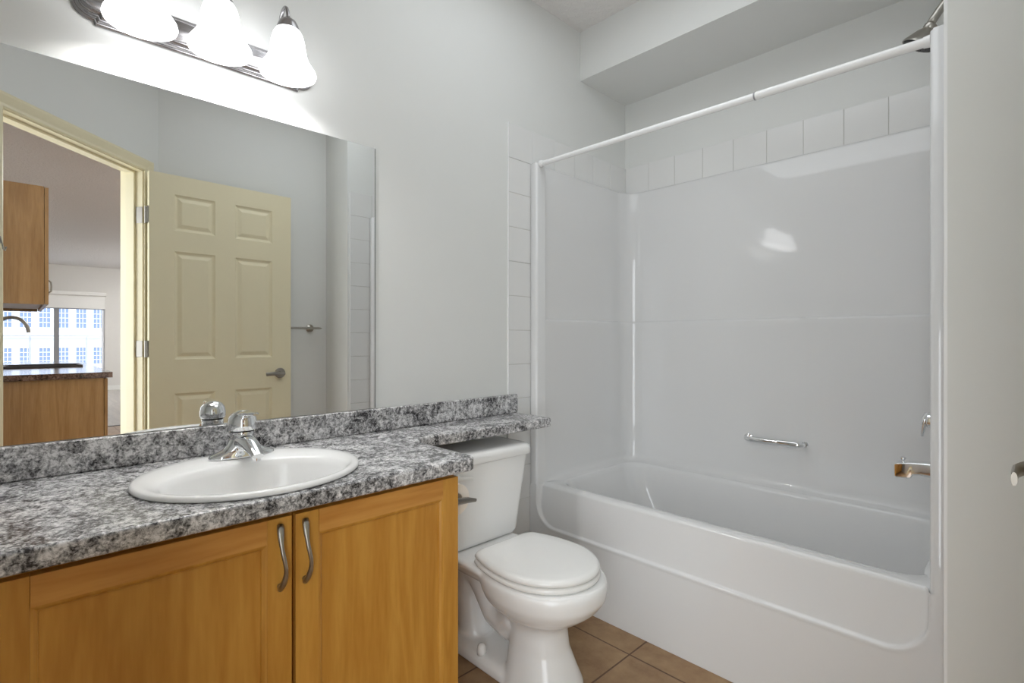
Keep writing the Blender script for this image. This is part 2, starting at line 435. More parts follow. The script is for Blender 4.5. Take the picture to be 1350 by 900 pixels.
def lever(parent, x, z, side):
    bm = B(); y0 = 0 if side > 0 else -.035; s = side
    lathe(bm, [(.0325, 0), (.0325, .006), (.028, .011), (.013, .013), (.012, .040), (.012, .058)], (x, y0, z), 32, (0, s, 0))
    pts = [(x+.006, y0+s*.056, z), (x-.02, y0+s*.064, z), (x-.06, y0+s*.068, z+.002), (x-.108, y0+s*.066, z-.001)]
    tube(bm, pts, [(.010, .012), (.006, .012), (.005, .012), (.004, .011)], 12)
    return obj('door_handle', bm, M['doornickel'], parent, local=True, smooth='auto')
lever(door, DW-.07, zz(.935), 1); lever(door, DW-.07, zz(.935), -1)
for z in (zz(1.815), zz(1.095), zz(.30)):
    bm = B()
    tube(bm, [(-.008, -.037, z-.046), (-.008, -.037, z+.046)], .006, 10)
    box(bm, -.0075, -.0005, -.035, -.003, z-.044, z+.044)
    hp = obj('hinge', bm, M['darknickel'], door, local=True, smooth='auto')
# hinge leaves on the jamb
for z in (zz(1.815), zz(1.095), zz(.30)):
    bm = B(); dbox(bm, SJ1-.002, SJ1-.0002, NI-.034, NI+.001, z-.044, z+.044)
    w = obj('hinge_leaf', bm, M['darknickel'], door, local=True)
    # parent space: undo door rotation
    w.matrix_parent_inverse = (Matrix.Translation(door.location) @ Matrix.Rotation(ang, 4, 'Z')).inverted()
# strike plate on the latch jamb
bm = B(); dbox(bm, SJ0+.0002, SJ0+.002, NI-.032, NI-.004, zz(.935)-.03, zz(.935)+.03)
struct('door_strike_plate', bm, M['nickel'])

# ------------------------------------------------------------------ vanity cabinet
VY0, VY1 = -.655, .898
van = thing('vanity_cabinet', 'honey maple vanity cabinet under the grey speckled countertop', 'cabinet', (.26, .12, 0))
bm = B()
box(bm, .002, .515, VY0, VY0+.018, .10, .7785); box(bm, .002, .515, VY1-.018, VY1, .10, .7785)
box(bm, .002, .515, VY0+.018, VY1-.018, .10, .118); box(bm, .002, .010, VY0+.018, VY1-.018, .118, .7785)
box(bm, .497, .515, VY0+.018, VY1-.018, .735, .7785); box(bm, .497, .515, VY0+.018, VY1-.018, .118, .15); box(bm, .497, .515, .405, .48, .15, .735); box(bm, .497, .515, -.05, .02, .15, .735)
box(bm, .435, .45, VY0, VY1, 0, .10); box(bm, .002, .435, VY1-.018, VY1, 0, .10)
obj('carcass', bm, M['wood_v'], van, bevel=.001)
def vdoor(y0, y1, z0=.125, z1=.764):
    X0, X1, XP = .517, .537, .529
    st = .052
    d = obj('door', dfr(y0, y1, z0, z1, X0, X1, st, 'v'), M['wood_v'], van, bevel=.0012)
    bm = B(); box(bm, X0+.001, X1+.0002, y0+st+.0004, y1-st-.0004, z1-st+.0003, z1-.0006)
    r = obj('door_rail', bm, M['wood_h'], d, local=True); shift(r, van)
    bm = B(); box(bm, X0+.001, X1+.0002, y0+st+.0004, y1-st-.0004, z0+.0006, z0+st-.0003)
    r = obj('door_rail', bm, M['wood_h'], d, local=True); shift(r, van)
    # moulded panel with bead
    bm = B(); ya, yb, za, zb = y0+st, y1-st, z0+st, z1-st
    rr = []
    for (q, x) in ((0, X1-.001), (.004, X1-.002), (.009, X1-.0055), (.011, XP-.002), (.014, XP-.002)):
        rr.append([(x, ya+q, za+q), (x, yb-q, za+q), (x, yb-q, zb-q), (x, ya+q, zb-q)])
    loft(bm, rr, False, True)
    r = obj('door_panel', bm, M['wood_v'], d, local=True); shift(r, van)
    return d
def shift(o, root):
    o.location = -Vector(root['o'])
def dfr(y0, y1, z0, z1, X0, X1, st, k):
    bm = B()
    box(bm, X0, X1, y0, y0+st, z0, z1); box(bm, X0, X1, y1-st, y1, z0, z1)
    box(bm, X0, X1-.001, y0+st, y1-st, z0, z0+st); box(bm, X0, X1-.001, y0+st, y1-st, z1-st, z1)
    box(bm, X0, X0+.006, y0+st-.001, y1-st+.001, z0+st-.001, z1-st+.001)
    return bm
def arch_pull(d, y, z0, z1):
    bm = B(); x = .537
    n = 20; pts = []; rad = []
    for i in range(n+1):
        t = i/n
        z = z0 + (z1-z0)*t
        h = .004 + .026*math.sin(PI*t)**.75
        pts.append((x+h, y + .0045*math.sin(2*PI*t), z))
        e = abs(2*t-1)
        w = .0045+.0045*max(0, (e-.45)/.55)**.8 if e < .97 else .0065
        rad.append((w, .0036+.002*e))
    tube(bm, pts, rad, 12)
    for z in (z0+.006, z1-.006):
        tube(bm, [(x-.0005, y, z), (x+.011, y, z)], .0055, 12)
    p = obj('handle', bm, M['nickel'], d, local=True, smooth=True); shift(p, van)
d1 = vdoor(.4465, .897); d2 = vdoor(-.032, .4385); d3 = vdoor(-.47, -.0395)
arch_pull(d1, .466, .612, .750); arch_pull(d2, .412, .612, .750); arch_pull(d3, -.066, .612, .750)

# ------------------------------------------------------------------ countertop with banjo shelf
ZT = .817; TH = .038
ctr = thing('countertop', 'grey speckled laminate countertop with narrow shelf over the toilet', 'countertop', (.28, .4, ZT-TH))
pts = [(.002, -.66), (.565, -.66), (.565, .915)]
for i in range(1, 7):
    a = math.radians(90*i/7*1.0); pts.append((.545+.02*math.cos(a), .915+.026*math.sin(a)))
pts += [(.545, .942), (.34, .944)]
for i in range(0, 13):
    a = math.radians(-90-90*i/12)
    pts.append((.30+.085*math.cos(a)+.0, 1.03+.088*math.sin(a)))
pts += [(.225, 1.11), (.232, 1.35), (.232, 1.62), (.228, 1.633), (.215, 1.639), (.002, 1.639)]
bm = B(); prism(bm, pts, ZT-TH, ZT)
top = obj('worktop', bm, M['lam'], ctr)
cut = B(); loft(cut, [superell(.32, .43, .212, .232, ZT-.1, 64), superell(.32, .43, .212, .232, ZT+.1, 64)])
co = obj('cutter', cut, M['lam'])
md = top.modifiers.new('hole', 'BOOLEAN'); md.object = co; md.operation = 'DIFFERENCE'; md.solver = 'EXACT'
bv = top.modifiers.new('bevel', 'BEVEL'); bv.width = .007; bv.segments = 4; bv.limit_method = 'ANGLE'; bv.angle_limit = math.radians(50)
bpy.context.view_layer.update()
dgp = bpy.context.evaluated_depsgraph_get()
nm = bpy.data.meshes.new_from_object(top.evaluated_get(dgp))
top.modifiers.clear(); top.data = nm
for p in nm.polygons: p.use_smooth = True
nm.set_sharp_from_angle(angle=math.radians(30))
bpy.data.objects.remove(co)
bm = B(); prism(bm, [(.001, -.66), (.021, -.66), (.021, 1.640), (.019, 1.6445), (.001, 1.6445)], ZT+.0003, .899)
obj('backsplash', bm, M['lam'], ctr, bevel=.005, seg=3)

# ------------------------------------------------------------------ sink
sink = thing('sink', 'white oval drop-in sink set in the grey countertop', 'sink', (.32, .43, ZT))
bm = B(); n = 72
def sr(cx, a, b, z, e=2.0, af=None): return superell(cx, .43, a, b, z, n, e, af)
rings = [sr(.32, .200, .22, ZT-.012), sr(.32, .206, .226, ZT+.0006), sr(.32, .229, .249, ZT+.0006), sr(.32, .2325, .252, ZT+.004), sr(.32, .231, .2505, ZT+.010), sr(.32, .224, .244, ZT+.0135),
         sr(.325, .21, .232, ZT+.013), sr(.364, .158, .212, ZT+.009, 2.1), sr(.366, .152, .204, ZT+.003, 2.1), sr(.366, .146, .196, ZT-.012, 2.1), sr(.365, .132, .18, ZT-.055, 2.1),
         sr(.355, .112, .15, ZT-.10), sr(.35, .075, .10, ZT-.13), sr(.345, .03, .035, ZT-.142), sr(.345, .022, .022, ZT-.144)]
R = loft(bm, rings, False, True)
obj('bowl', bm, M['porcelain'], sink, smooth=True)
bm = B(); lathe(bm, [(.021, 0), (.023, .002), (.017, .003), (.012, .0015)], (.345, .43, ZT-.1435), 32)
obj('drain', bm, M['chrome'], sink, smooth=True)

# ------------------------------------------------------------------ faucet
FX, FY, FZ = .152, .452, ZT+.0122
fau = thing('faucet', 'chrome single lever faucet behind the oval sink', 'faucet', (FX, FY, FZ))
bm = B()
rings = []
for (a, b, z) in ((.030, .082, 0), (.030, .083, .004), (.0285, .080, .009), (.027, .066, .015), (.0265, .050, .022), (.0275, .038, .034), (.029, .032, .048)):
    rings.append(superell(FX, FY, a, b, FZ+z, 56, 2.3))
loft(bm, rings); obj('base_plate', bm, M['chrome'], fau, smooth='auto', angle=50)
bm = B()
lathe(bm, [(.031, .018), (.0305, .04), (.0305, .056), (.0300, .062), (.0315, .0635), (.0315, .068)], (FX, FY, FZ), 48)
obj('body', bm, M['chrome'], fau, smooth='auto', angle=40)
bm = B()
P = [(FX+.005, FY, FZ+.038), (FX+.035, FY, FZ+.043), (FX+.07, FY, FZ+.038), (FX+.10, FY, FZ+.028), (FX+.125, FY, FZ+.018)]
tube(bm, P, [(.028, .026), (.026, .020), (.022, .015), (.018, .011), (.015, .008)], 28)
lathe(bm, [(.011, 0), (.0115, .012)], (FX+.112, FY, FZ+.006), 24)
obj('spout', bm, M['chrome'], fau, smooth='auto', angle=50)
bm = B()
lathe(bm, [(.0300, .0705), (.0345, .0720), (.0362, .080), (.0362, .093), (.0335, .106), (.0265, .117), (.015, .1235), (.002, .126)], (FX, FY, FZ), 48)
obj('handle_dome', bm, M['chrome'], fau, smooth='auto', angle=50)
bm = B()
tube(bm, [(FX-.004, FY, FZ+.110), (FX+.025, FY+.002, FZ+.117), (FX+.055, FY+.004, FZ+.120), (FX+.078, FY+.006, FZ+.121), (FX+.088, FY+.0065, FZ+.1205)], [(.022, .010), (.021, .008), (.017, .006), (.012, .005), (.006, .003)], 20)
obj('lever', bm, M['chrome'], fau, smooth='auto', angle=50)
bm = B(); lathe(bm, [(.0292, .0675), (.0292, .0710)], (FX, FY, FZ), 32); obj('seal_ring', bm, M['black'], fau)
bm = B(); tube(bm, [(FX-.040, FY, FZ+.001), (FX-.040, FY, FZ+.058)], .0028, 10); lathe(bm, [(.003, 0), (.007, .004), (.008, .010), (.004, .014)], (FX-.040, FY, FZ+.055), 16)
obj('pop_up_rod', bm, M['nickel'], fau, smooth=True)

# ------------------------------------------------------------------ mirror
bm = B(); box(bm, .0005, .0055, -.66, .935, .9005, 1.8313)
bm.faces.ensure_lookup_table()
for f in bm.faces:
    f.material_index = 0 if f.calc_center_median().x > .005 else 1
mir = tag(obj('wall_mirror', bm, [M['mirror'], M['mirror_edge']]), 'large frameless wall mirror above the grey backsplash', 'mirror')

bm = B(); box(bm, .0005, .0056, .9352, .9376, .9005, 1.8313); obj('mirror_edge', bm, M['mirror_edge'], mir, local=True)

# ------------------------------------------------------------------ vanity light bar
lb = thing('vanity_light', 'brushed metal three bulb vanity light bar above the mirror', 'light', (.03, .405, 1.993))
def plate_outline(iy, iz, x):
    """rectangular centre with rounded lobes at the ends"""
    y0, y1, z0, z1 = .150+iy, .660-iy, 1.944+iz, 2.040-iz
    zc = (z0+z1)/2; hh = (z1-z0)/2; out = []
    lobe = .044-iy*.2
    out += [(x, y0, z0), (x, y1, z0)]
    for i in range(0, 15):
        a = -PI/2 + PI*i/14
        out.append((x, y1+.0035+lobe*math.cos(a), zc+(hh-.009)*math.sin(a)))
    out += [(x, y1, z1), (x, y0, z1)]
    for i in range(0, 15):
        a = PI/2 + PI*i/14
        out.append((x, y0-.0035+lobe*math.cos(a), zc+(hh-.009)*math.sin(a)))
    return out
bm = B()
loft(bm, [plate_outline(0, 0, .0008), plate_outline(0, 0, .006), plate_outline(.002, .003, .009), plate_outline(.004, .006, .009), plate_outline(.005, .007, .013), plate_outline(.008, .010, .017),
          plate_outline(.010, .013, .017), plate_outline(.011, .014, .021), plate_outline(.014, .018, .025), plate_outline(.016, .021, .025), plate_outline(.018, .023, .030), plate_outline(.022, .028, .032)], True, True)
obj('back_plate', bm, M['platemetal'], lb, smooth='auto', angle=25)
for k, sy in enumerate((.228, .405, .585)):
    SX = .125
    bm = B()
    path = bez((.030, sy, 2.014), (.050, sy, 2.014), (.046, sy, 2.06), (.060, sy, 2.10), 10) + bez((.060, sy, 2.10), (.072, sy, 2.146), (.124, sy, 2.158), (SX, sy, 2.088), 10)[1:]
    tube(bm, path, .0055, 12)
    lathe(bm, [(.016, 0), (.015, .004), (.008, .008)], (.031, sy, 2.012), 24, (1, 0, 0))
    arm = obj('arm', bm, M['platemetal'], lb, smooth=True)
    bm = B(); lathe(bm, [(.006, .095), (.014, .092), (.022, .086), (.0275, .076), (.0315, .064), (.033, .058), (.030, .058)], (SX, sy, 2.0), 36, cap=(True, True))
    obj('socket_cup', bm, M['platemetal'], lb, smooth='auto')
    bm = B()
    prof = [(.026, .135), (.034, .130), (.041, .118), (.0455, .100), (.0485, .080), (.052, .060), (.058, .042), (.068, .027), (.076, .015), (.078, .006), (.076, .000), (.073, .012), (.065, .024), (.055, .039), (.049, .058), (.0455, .080), (.0425, .1), (.038, .116), (.031, .127), (.025, .131)]
    lathe(bm, prof, (SX, sy, 1.927), 48, cap=(False, False))
    obj('shade', bm, M['shade'], lb, smooth=True)['label'] = 'glowing frosted bell shade'
    bm = B(); lathe(bm, [(.004, 0), (.018, .006), (.027, .020), (.030, .036), (.027, .052), (.016, .072), (.013, .09)], (SX, sy, 1.955), 28)
    obj('bulb', bm, M['bulb'], lb, smooth=True)

# ------------------------------------------------------------------ one piece bathtub and surround
tub = thing('bathtub_unit', 'glossy white bathtub with one piece surround in the alcove', 'bathtub', (.76, 2.1, 0))
XL, XR, YF, YB, RZ, ST = .050, 1.468, 1.735, 2.492, .480, 1.9655
def upath(ins, r=.085):
    """U shaped plan path, front left round the back to the front right; ins pushes the wall back"""
    xl, xr, yb = XL-ins, XR+ins, YB+ins; r = r+ins; out = []
    for i in range(17): out.append((xl, YF+.02+(yb-r-YF-.02)*i/16))
    for i in range(1, 13):
        a = PI - PI/2*i/12; out.append((xl+r+r*math.cos(a), yb-r+r*math.sin(a)))
    m = 110
    for i in range(1, m):
        out.append((xl+r+(xr-xl-2*r)*i/m, yb))
    for i in range(0, 13):
        a = PI/2 - PI/2*i/12; out.append((xr-r+r*math.cos(a), yb-r+r*math.sin(a)))
    for i in range(1, 17): out.append((xr, yb-r+(YF+.02-yb+r)*i/16))
    return out
def sst(t): t = max(0, min(1, t)); return t*t*(3-2*t)
def wallring(z, ins, feat):
    out = []
    for (x, y) in upath(ins):
        dy = 0
        if ins < 0 and y < YF+.2 and (x < XL+.2 or x > XR-.2):
            k = sst((y-(YF+.05))/.12); x = x+ins*(1-k) if x < .7 else x-ins*(1-k)
        if feat and y > YB+ins-.001:
            # shallow vertical channel in the lower wall
            c = sst((x-.915)/.035)*(1-sst((x-.975)/.035)); dy = .005*c*feat
            c2 = sst((.72-x)/.5); dy += .0*c2
        out.append((x, y+dy, z))
    return out
bm = B()
rings = [wallring(RZ-.006, -.034, 0), wallring(RZ+.0015, -.024, 0), wallring(RZ+.004, -.015, 0), wallring(RZ+.011, -.007, 0), wallring(RZ+.022, -.002, 0), wallring(RZ+.04, .001, .2), wallring(.6, .003, 1), wallring(1.10, .004, 1), wallring(1.215, .004, 1), wallring(1.232, .004, .2), wallring(1.240, .006, 0), wallring(1.245, .016, 0), wallring(1.26, .0175, 0),
         wallring(1.4, .018, 0), wallring(1.7, .019, 0), wallring(ST-.012, .020, 0), wallring(ST-.003, .0225, 0), wallring(ST, .028, 0)]
loft(bm, rings, False, False, closed=False)
# top ledge back to the tiles: flat strip to a rectangle
last = rings[-1]; outer = []
for (x, y, z) in last:
    X, Y = x, y
    if y > YB-.10: Y = 2.522 if x > .12 and x < 1.40 else y
    outer.append((x, y, z))
rect = []
for (x, y, z) in last:
    dx0, dx1, dyb = x-.0075, 1.5125-x, 2.5225-y
    mn = min(dx0, dx1, dyb)
    # radial push outwards
    cx, cy = max(.12, min(1.40, x)), min(2.40, y)
    vx, vy = x-cx, y-cy
    if abs(vx) < 1e-6 and vy > 0: rect.append((x, 2.5225, z))
    elif vy <= 1e-6: rect.append((.0075 if x < .7 else 1.5125, y, z))
    else:
        t = 9
        if vy > 1e-6: t = min(t, (2.5225-cy)/vy)
        if abs(vx) > 1e-6: t = min(t, ((.0075 if vx < 0 else 1.5125)-cx)/vx)
        rect.append((cx+vx*t, cy+vy*t, z))
loft(bm, [last, rect, [(x, y, z-.02) for x, y, z in rect]], False, False, closed=False)
# front flanges
for (xa, xb, s) in ((.0085, XL, 1), (1.5115, XR, -1)):
    seg = []
    k = 8; rr_ = .012
    prof = [(xa, YF+.06), (xa, YF+.004), (xa+s*.004, YF)]
    prof += [(xb-s*rr_+s*rr_*math.sin(PI/2*i/k), YF+rr_-rr_*math.cos(PI/2*i/k)) for i in range(k+1)]
    prof += [(xb, YF+.06)]
    ra = [(x, y, 0) for x, y in prof]; rb = [(x, y, ST-.006) for x, y in prof]; rc = [(x+(s*.004 if i < 3 else -s*.004 if i > 5 else 0), y+.004, ST) for i, (x, y) in enumerate(prof)]
    # the upper wall is set back: widen the return
    R_ = loft(bm, [ra, rb, rc], False, True, closed=False)
    if s > 0: loft(bm, [[(XL, YF+.02, 1.2), (XL-.024, YF+.05, 1.2)], [(XL, YF+.02, ST), (XL-.024, YF+.05, ST)]], False, False, closed=False)
    else: loft(bm, [[(XR, YF+.02, 1.2), (XR+.024, YF+.05, 1.2)], [(XR, YF+.02, ST), (XR+.024, YF+.05, ST)]], False, False, closed=False)
obj('surround', bm, M['acrylic'], tub, smooth='auto', angle=50)
# tub basin and rim
YR = 1.772
bm = B()
K = 14
def tr(x0, x1, y0, y1, r, z): return rrect(x0, x1, y0, y1, r, z, K)
rings = [tr(XL-.012, XR+.012, YR+.006, YB+.01, .004, RZ-.05), tr(XL-.010, XR+.010, YR+.001, YB+.008, .004, RZ-.014), tr(XL-.009, XR+.009, YR+.004, YB+.007, .004, RZ-.005), tr(XL-.008, XR+.008, YR+.012, YB+.006, .006, RZ),
         tr(XL+.040, XR-.010, YR+.050, YB-.036, .09, RZ-.0015), tr(XL+.047, XR-.016, YR+.058, YB-.043, .10, RZ-.006), tr(XL+.055, XR-.022, YR+.066, YB-.05, .11, RZ-.025),
         tr(XL+.10, XR-.035, YR+.080, YB-.062, .12, RZ-.13), tr(XL+.17, XR-.085, YR+.10, YB-.08, .13, RZ-.26), tr(XL+.21, XR-.10, YR+.12, YB-.10, .12, RZ-.33), tr(XL+.26, XR-.14, YR+.16, YB-.14, .10, RZ-.355),
         tr(XL+.4, XR-.3, YR+.26, YB-.24, .06, RZ-.36)]
loft(bm, rings, False, True)
obj('basin', bm, M['acrylic'], tub, smooth='auto', angle=60)
# apron with recessed upper panel
bm = B()
nx, nz = 430, 190
G = []
for j in range(nz+1):
    z = (RZ-.002)*j/nz; row = []
    for i in range(nx+1):
        x = .0085+(1.5115-.0085)*i/nx
        # distance inside the recessed region (rounded lower corners)
        r = .105; x0, x1, z0 = XL+.0005, XR-.0005, .297
        cx = min(max(x, x0+r), x1-r); cz = max(z, z0+r)
        d = r-math.hypot(x-cx, z-cz)
        t = sst(d/.007)
        dep = t*(.009+.026*max(0, z-z0)/(RZ-z0))
        bead = .0015*math.exp(-((d+.005)/.005)**2)
        y = YF-.005*(1-z/RZ)+dep-bead*.6
        if z > RZ-.014 and d > .01: y += .010*((z-RZ+.014)/.014)**2
        row.append((x, y, z+.001))
    G.append(row)
loft(bm, G, False, False, closed=False)
obj('apron', bm, M['acrylic'], tub, smooth=True)

# grab bar, spout, valve, shower head, rod
gb_ = thing('grab_bar', 'short chrome grab bar on the white wall above the tub', 'grab bar', (.84, 2.47, .66))
bm = B()
GZ = .686
tube(bm, [(.705, YB+.002, GZ), (.706, 2.462, GZ), (.715, 2.452, GZ), (.735, 2.448, GZ), (.925, 2.448, GZ), (.940, 2.452, GZ), (.946, 2.462, GZ), (.947, YB+.002, GZ)], [.009, .009, (.009, .010), (.008, .014), (.008, .014), (.009, .010), .009, .009], 16)
obj('bar', bm, M['chrome'], gb_, smooth=True)
bm = B(); lathe(bm, [(.018, 0), (.018, .004), (.010, .008)], (.705, YB+.0045, GZ), 24, (0, -1, 0)); obj('mount', bm, M['chrome'], gb_, smooth='auto')
bm = B(); lathe(bm, [(.013, 0), (.013, .003), (.010, .006)], (.947, YB+.0045, GZ), 24, (0, -1, 0)); obj('mount', bm, M['chrome'], gb_, smooth='auto')

SY = 2.13
sp = thing('tub_spout', 'chrome tub spout with diverter knob below the valve lever', 'tub spout', (1.4, SY, .70))
bm = B()
def ry(x, y, hy, z0, z1, r=.008):
    return [(x, py, pz) for (py, pz, _) in rrect(y-hy, y+hy, z0, z1, r, 0, 5)]
loft(bm, [ry(1.4685, SY, .030, .695, .755, .02), ry(1.44, SY, .027, .700, .752, .014), ry(1.40, SY, .025, .706, .748, .008), ry(1.378, SY, .025, .704, .745, .006),
          ry(1.372, SY, .025, .692, .744, .004), ry(1.336, SY, .025, .690, .738, .004), ry(1.331, SY, .024, .692, .735, .004)])
obj('spout_body', bm, M['chrome'], sp, smooth='auto', angle=30)
bm = B(); lathe(bm, [(.004, 0), (.004, .007), (.0085, .012), (.0085, .017), (.005, .019)], (1.35, SY, .738), 20); obj('diverter_knob', bm, M['chrome'], sp, smooth='auto')

vv = thing('shower_valve', 'chrome single lever shower valve above the tub spout', 'valve', (1.45, SY, .88))
bm = B(); lathe(bm, [(.082, 0), (.082, .004), (.074, .010), (.030, .014), (.028, .030)], (1.4680, SY, .885), 40, (-1, 0, 0)); obj('cover_plate', bm, M['chrome'], vv, smooth='auto')
bm = B(); lathe(bm, [(.026, .028), (.028, .032), (.027, .052), (.018, .058)], (1.4680, SY, .885), 32, (-1, 0, 0))
tube(bm, [(1.418, SY, .905), (1.408, SY, .89), (1.403, SY, .860), (1.400, SY, .832)], [(.012, .012), (.014, .010), (.012, .007), (.010, .004)], 16)
obj('lever', bm, M['chrome'], vv, smooth='auto')

sh = thing('shower_fixture', 'chrome shower head on bent arm at the right end of the alcove', 'shower head', (1.45, SY, 2.17))
bm = B(); tube(bm, bez((1.519, SY, 2.255), (1.495, SY, 2.26), (1.465, SY, 2.235), (1.420, SY, 2.162), 12), .0125, 14)
obj('shower_arm', bm, M['nickel'], sh, smooth=True)
bm = B(); lathe(bm, [(.026, 0), (.025, .004), (.012, .008)], (1.5195, SY, 2.255), 24, (-1, 0, 0)); obj('flange', bm, M['chrome'], sh, smooth='auto')
ax = Vector((-.55, -.0, -.9)).normalized(); c0 = Vector((1.426, SY, 2.164))
bm = B(); lathe(bm, [(.013, 0), (.018, .004), (.019, .014), (.017, .018), (.028, .030), (.041, .050), (.049, .062), (.050, .068)], c0, 36, ax)
obj('head_body', bm, M['nickel'], sh, smooth='auto')
bm = B(); lathe(bm, [(.047, .0685), (.043, .071), (.002, .0715)], c0, 36, ax)
q = ax.to_track_quat('Z', 'Y')
for k in range(24):
    rr_ = (.014, .026, .038)[k % 3]; a = k*2.4
    p = c0 + q @ Vector((rr_*math.cos(a), rr_*math.sin(a), .0712))
    lathe(bm, [(.0016, 0), (.001, .002)], p, 6, ax)
obj('spray_face', bm, M['black'], sh)

rod = thing('shower_curtain_rod', 'white tension curtain rod across the tub opening', 'curtain rod', (.76, 1.762, 1.945))
bm = B()
RL, RRt = Vector((.062, 1.762, 1.960)), Vector((1.462, 1.762, 1.944)); J = RL.lerp(RRt, .68)
tube(bm, [RL, J], .0112, 20); obj('inner_tube', bm, M['whitetube'], rod, smooth='auto')
bm = B(); tube(bm, [J+(RRt-RL)*.0, RRt], .0128, 20); obj('outer_tube', bm, M['whitetube'], rod, smooth='auto')
bm = B(); tube(bm, [J-Vector((.003, 0, 0)), J+Vector((.002, 0, 0))], .0134, 20); obj('joint_collar', bm, M['alu'], rod, smooth='auto')
bm = B(); tube(bm, [(.0512, 1.762, 1.9602), (.068, 1.762, 1.9600)], [.0165, .0145], 20); obj('end_cap', bm, M['whitetube'], rod, smooth='auto')
bm = B(); tube(bm, [(1.4672, 1.762, 1.9438), (1.452, 1.762, 1.9440)], [.0165, .0145], 20); obj('end_cap', bm, M['whitetube'], rod, smooth='auto')

# ------------------------------------------------------------------ toilet
TY = 1.277
toi = thing('toilet', 'white two piece toilet with closed lid between vanity and tub', 'toilet', (.42, TY, 0))
bm = B()
# bowl
def tring(cx, ra, fa, hw, z, e=2.2): return superell(cx, TY, ra, hw, z, 48, e, fa)
loft(bm, [tring(.475, .10, .10, .075, .195), tring(.485, .135, .130, .102, .228), tring(.492, .172, .172, .140, .258), tring(.50, .205, .203, .168, .288), tring(.505, .222, .221, .183, .320), tring(.505, .226, .225, .187, .350),
          tring(.505, .222, .222, .185, .370), tring(.505, .20, .212, .176, .379)])
# rear deck under the tank
loft(bm, [rrect(.10, .36, TY-.105, TY+.105, .04, .30), rrect(.06, .38, TY-.145, TY+.145, .04, .335), rrect(.045, .40, TY-.165, TY+.165, .04, .365), rrect(.05, .38, TY-.16, TY+.16, .04, .379)])
# front column
loft(bm, [tring(.495, .105, .145, .118, 0, 2.8), tring(.495, .105, .144, .117, .02, 2.8), tring(.490, .095, .130, .102, .07, 2.6), tring(.482, .09, .115, .088, .13, 2.4), tring(.482, .09, .108, .085, .19, 2.3), tring(.482, .10, .12, .10, .245)])
# trapway
tube(bm, [(.42, TY, .20), (.36, TY, .16), (.30, TY, .17), (.25, TY, .23), (.20, TY, .28), (.15, TY, .26), (.13, TY, .18), (.15, TY, .10), (.17, TY, .0)], [(.085, .085), (.075, .075), (.068, .07), (.066, .07), (.066, .068), (.062, .066), (.06, .06), (.065, .06), (.07, .07)], 20)
# foot
loft(bm, [rrect(.085, .47, TY-.112, TY+.112, .06, 0), rrect(.085, .47, TY-.112, TY+.112, .06, .028), rrect(.10, .46, TY-.095, TY+.095, .06, .045)])
bowl = obj('bowl', bm, M['porcelain'], toi)
rm = bowl.modifiers.new('remesh', 'REMESH'); rm.mode = 'VOXEL'; rm.voxel_size = .0065; rm.use_smooth_shade = True
sm_ = bowl.modifiers.new('smooth', 'SMOOTH'); sm_.factor = .6; sm_.iterations = 9
# seat and lid
def dshape(x0, xf, hw, z, back=.128, k=40):
    """round front, flat back"""
    out = []; cx = x0+(xf-x0)*.50
    for i in range(k+1):
        a = -PI/2 + PI*i/k
        out.append((cx+(xf-cx)*math.cos(a), TY+hw*math.sin(a), z))
    for i in range(1, 13):
        t = i/13; out.append((cx-(cx-x0)*(1-(1-t)**1.0)*1.0, TY+hw-(hw-back)*t**2.2, z))
    out.append((x0+.004, TY+back-.012, z)); out.append((x0, TY+back-.03, z))
    out.append((x0, TY-back+.03, z)); out.append((x0+.004, TY-back+.012, z))
    for i in range(12, 0, -1):
        t = i/13; out.append((cx-(cx-x0)*t, TY-hw+(hw-back)*t**2.2, z))
    return out
def dr(q, z):
    b = dshape(.308, .706, .178, z, .136); k = 1-q/.181
    return [(.505+(x-.505)*(1-q/.205), TY+(y-TY)*k, zz_) for x, y, zz_ in b]
bm = B(); loft(bm, [dr(.008, .3805), dr(.001, .382), dr(-.001, .388), dr(.001, .395), dr(.006, .398)]); obj('seat', bm, M['seat'], toi, smooth='auto', angle=60)
bm = B(); loft(bm, [dr(.012, .4005), dr(.004, .4015), dr(.001, .405), dr(.002, .413), dr(.008, .419), dr(.02, .4225), dr(.06, .425), dr(.12, .426)])
obj('lid', bm, M['seat'], toi, smooth='auto', angle=60)
for s in (-1, 1):
    bm = B(); tube(bm, [(.295, TY+s*.075-.016, .389), (.295, TY+s*.075+.016, .389)], .010, 14); obj('lid_hinge', bm, M['seat'], toi, smooth='auto')
# tank
def tk(x0, x1, hw, z, r=.035): return rrect(x0, x1, TY-hw, TY+hw, r, z, 8)
bm = B(); loft(bm, [tk(.055, .205, .15, .381), tk(.048, .215, .172, .386), tk(.045, .220, .180, .40), tk(.042, .226, .188, .48), tk(.038, .234, .205, .60), tk(.035, .240, .216, .684), tk(.035, .240, .216, .690)])
obj('tank', bm, M['porcelain'], toi, smooth='auto', angle=50)
bm = B(); loft(bm, [tk(.034, .242, .218, .6915), tk(.024, .250, .228, .693), tk(.022, .253, .230, .698, .04), tk(.022, .253, .230, .716, .04), tk(.025, .250, .227, .726, .04), tk(.034, .241, .218, .7325, .04), tk(.06, .215, .19, .735)])
obj('tank_lid', bm, M['porcelain'], toi, smooth='auto', angle=50)
bm = B(); lathe(bm, [(.016, 0), (.016, .006), (.010, .010)], (.238, TY-.155, .655), 20, (1, 0, 0)); tube(bm, [(.246, TY-.155, .655), (.252, TY-.13, .653), (.252, TY-.09, .648)], [(.006, .008), (.004, .008), (.004, .007)], 10)
obj('flush_lever', bm, M['seat'], toi, smooth='auto')
